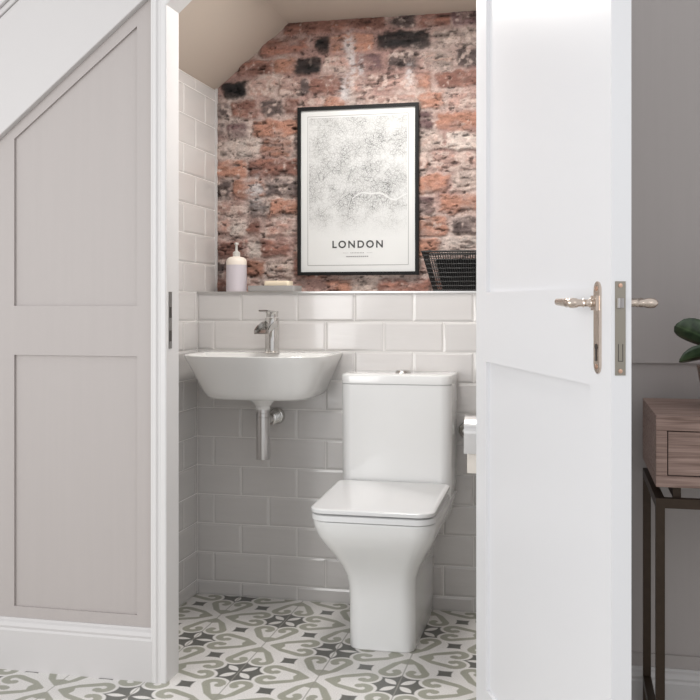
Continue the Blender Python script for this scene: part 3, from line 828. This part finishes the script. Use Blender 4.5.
# ------------------------------------------------------------------ console table
CX0, CY0, CY1, CW = .168, 2.11, 2.495, .95
ct = empty('console_table', (CX0, CY0, 0), 'limed wood console table with drawers on dark metal frame beside open door', 'console table')
D = CY1-CY0
b = MB(); th = .0225
b.box(0, CW, 0, D, .779, .810); b.box(0, CW, 0, D, .663, .686)
b.box(0, th, 0, D, .686, .779); b.box(CW-th, CW, 0, D, .686, .779); b.box(CW/2-th/2, CW/2+th/2, 0, D, .686, .779)
b.box(th, CW-th, D-.012, D, .686, .779)
b.build('carcass', 'wood', ct, bevel=.0015)
for x0, x1 in ((th, CW/2-th/2), (CW/2+th/2, CW-th)):
    b = MB(); g = .0022; b.box(x0+g, x1-g, .003, .30, .686+g, .779-g)
    dd = b.build('drawer', 'wood', ct)
    b = MB(); b.box(x0+.0002, x1-.0002, .013, .0135, .6862, .7788)
    b.build('drawer_gap', 'gap', dd)
b = MB(); q = .018
b.box(0, CW, 0, q, .620, .640); b.box(0, CW, D-q, D, .620, .640); b.box(0, q, q, D-q, .620, .640); b.box(CW-q, CW, q, D-q, .620, .640)
for x in (.035, .28, CW-.28-q, CW-.035-q): b.box(x, x+q*.9, q, D-q, .640, .663)
b.build('top_rail', 'bronze', ct)
b = MB()
b.box(0, q, q, D-q, .120, .140); b.build('lower_rail', 'bronze', ct)
b = MB(); b.box(CW-q, CW, q, D-q, .120, .140); b.build('lower_rail', 'bronze', ct)
for x in (0, CW-q):
    for y in (0, D-q):
        b = MB(); b.box(x, x+q, y, y+q, 0, .620); b.build('leg', 'bronze', ct)

# ------------------------------------------------------------------ potted plant
pl = empty('potted_plant', (.353, 2.30, .8105), 'dark green rubbery-leaved plant in brown pot on console table', 'potted plant')
b = MB(); b.lathe([(.058, 0), (.062, .004), (.074, .045), (.082, .085), (.083, .092), (.079, .092), (.076, .082)], n=36)
b.build('pot', 'pot', pl)
b = MB(); b.lathe([(.0765, .078), (.05, .082), (.01, .084)], n=24); b.build('soil', 'soil', pl)
def leaf(base, tip, wd, droop, roll=0):
    A, B_ = Vector(base), Vector(tip); d = B_-A; L = d.length; d.normalize()
    side = d.cross(Vector((0, 0, 1))).normalized(); up = side.cross(d).normalized()
    side2 = side*math.cos(roll)+up*math.sin(roll); up2 = up*math.cos(roll)-side*math.sin(roll)
    nu, nv = 14, 6; vs = []; uv = []
    for i in range(nu+1):
        t = i/nu
        wdt = wd*((.12+.88*math.sin(PI/2*min(1, t/.68))**1.3) if t < .68 else max(.02, 1-((t-.68)/.325)**2.2)**.6)
        for j in range(nv+1):
            s = j/nv*2-1
            p = A+d*(L*t)+side2*(s*wdt)+up2*(abs(s)**1.4*wdt*.45)+Vector((0, 0, 1))*(-droop*(t-.55)**2+droop*.2)
            vs.append(p); uv.append((t, j/nv))
    fs = [(i*(nv+1)+j, i*(nv+1)+j+1, (i+1)*(nv+1)+j+1, (i+1)*(nv+1)+j) for i in range(nu) for j in range(nv)]
    me = bpy.data.meshes.new('leaf'); me.from_pydata(vs, [], fs); me.materials.append(M['leaf'])
    ul = me.uv_layers.new(name='UVMap')
    for l in me.loops: ul.data[l.index].uv = uv[l.vertex_index]
    me.polygons.foreach_set('use_smooth', [True]*len(me.polygons))
    o = bpy.data.objects.new('leaf', me); COL.objects.link(o); o.parent = pl
    s = o.modifiers.new('thick', 'SOLIDIFY'); s.thickness = .0016
    return o
b = MB(); b.tube([(0, 0, .08), (.004, .002, .16), (0, .004, .26)], [.006, .005, .003], n=10); b.build('stem', 'stem', pl)
LV = [((0, 0, .118), (-.135, -.07, .182), .028, .02, -1.0), ((0, 0, .125), (-.126, -.06, .105), .023, .02, -.9), ((0, 0, .14), (-.082, -.09, .085), .026, .03, -.8),
      ((0, 0, .15), (.10, -.08, .19), .026, .03, 0), ((0, 0, .16), (.12, .03, .15), .026, .05, .2), ((0, 0, .2), (-.03, .11, .24), .025, .05, 0),
      ((0, 0, .22), (.04, -.09, .28), .024, .03, .3), ((0, 0, .16), (.02, -.12, .13), .024, .05, -.2), ((0, 0, .25), (.02, .03, .35), .022, .01, 0), ((0, 0, .19), (.02, .12, .15), .024, .04, 0)]
for l in LV: leaf(*l)

# ------------------------------------------------------------------ cloakroom downlight
dl = empty('ceiling_downlight', (-.62, 2.90, 2.079), 'round recessed downlight in the flat cloakroom ceiling', 'ceiling light')
b = MB(); b.lathe([(.048, -.0005), (.048, -.006), (.036, -.008), (.034, -.003), (.034, -.0005)], n=32); b.build('bezel', 'chrome', dl)
em = bpy.data.materials.new('lamp_glow'); em.use_nodes = True
em.node_tree.nodes['Principled BSDF'].inputs['Emission Color'].default_value = (1, .93, .84, 1)
em.node_tree.nodes['Principled BSDF'].inputs['Emission Strength'].default_value = 8
b = MB(); b.lathe([(.033, -.0008), (.033, -.002), (.001, -.002)], n=24); b.build('lamp', em, dl)

def area(name, loc, target, size, power, col=(1, 1, 1), sizey=None, shape='RECTANGLE', spread=None):
    l = bpy.data.lights.new(name, 'AREA'); l.shape = shape; l.size = size; l.size_y = sizey or size; l.energy = power; l.color = col
    if spread: l.spread = spread
    o = bpy.data.objects.new(name, l); COL.objects.link(o); o.location = loc
    o.rotation_euler = (Vector(target)-Vector(loc)).to_track_quat('-Z', 'Y').to_euler(); return o
area('downlight_beam', (-.62, 2.90, 2.066), (-.62, 2.95, 0), .36, 12, (1, .97, .935), shape='DISK')
area('hall_window_light', (-2.7, -1.2, 1.4), (-.4, 2.6, .9), 2.2, 70, (1.0, .99, .985), sizey=1.9)

area('hall_right_fill', (2.3, -.9, 2.0), (-.9, 2.6, .9), 1.2, 7, (1.0, .985, .97))  # added fill from the right to brighten jamb and wall, no real lamp

# ------------------------------------------------------------------ world
wd = bpy.data.worlds.new('World'); SC.world = wd; wd.use_nodes = True
bg = wd.node_tree.nodes['Background']; bg.inputs[0].default_value = (.97, .98, 1, 1); bg.inputs[1].default_value = .88

# ------------------------------------------------------------------ camera
cam = bpy.data.cameras.new('camera'); co = bpy.data.objects.new('camera', cam); COL.objects.link(co)
co.location = (0, 0, 1.041); co.rotation_euler = (PI/2, 0, math.atan(222/984))
cam.sensor_width = 36; cam.lens = 984/700*36; cam.shift_y = -(350-303)/700
cam.clip_start = .05
SC.camera = co
SC.view_settings.view_transform = 'Standard'; SC.view_settings.look = 'None'; SC.view_settings.gamma = 1
SC.view_settings.exposure = 0
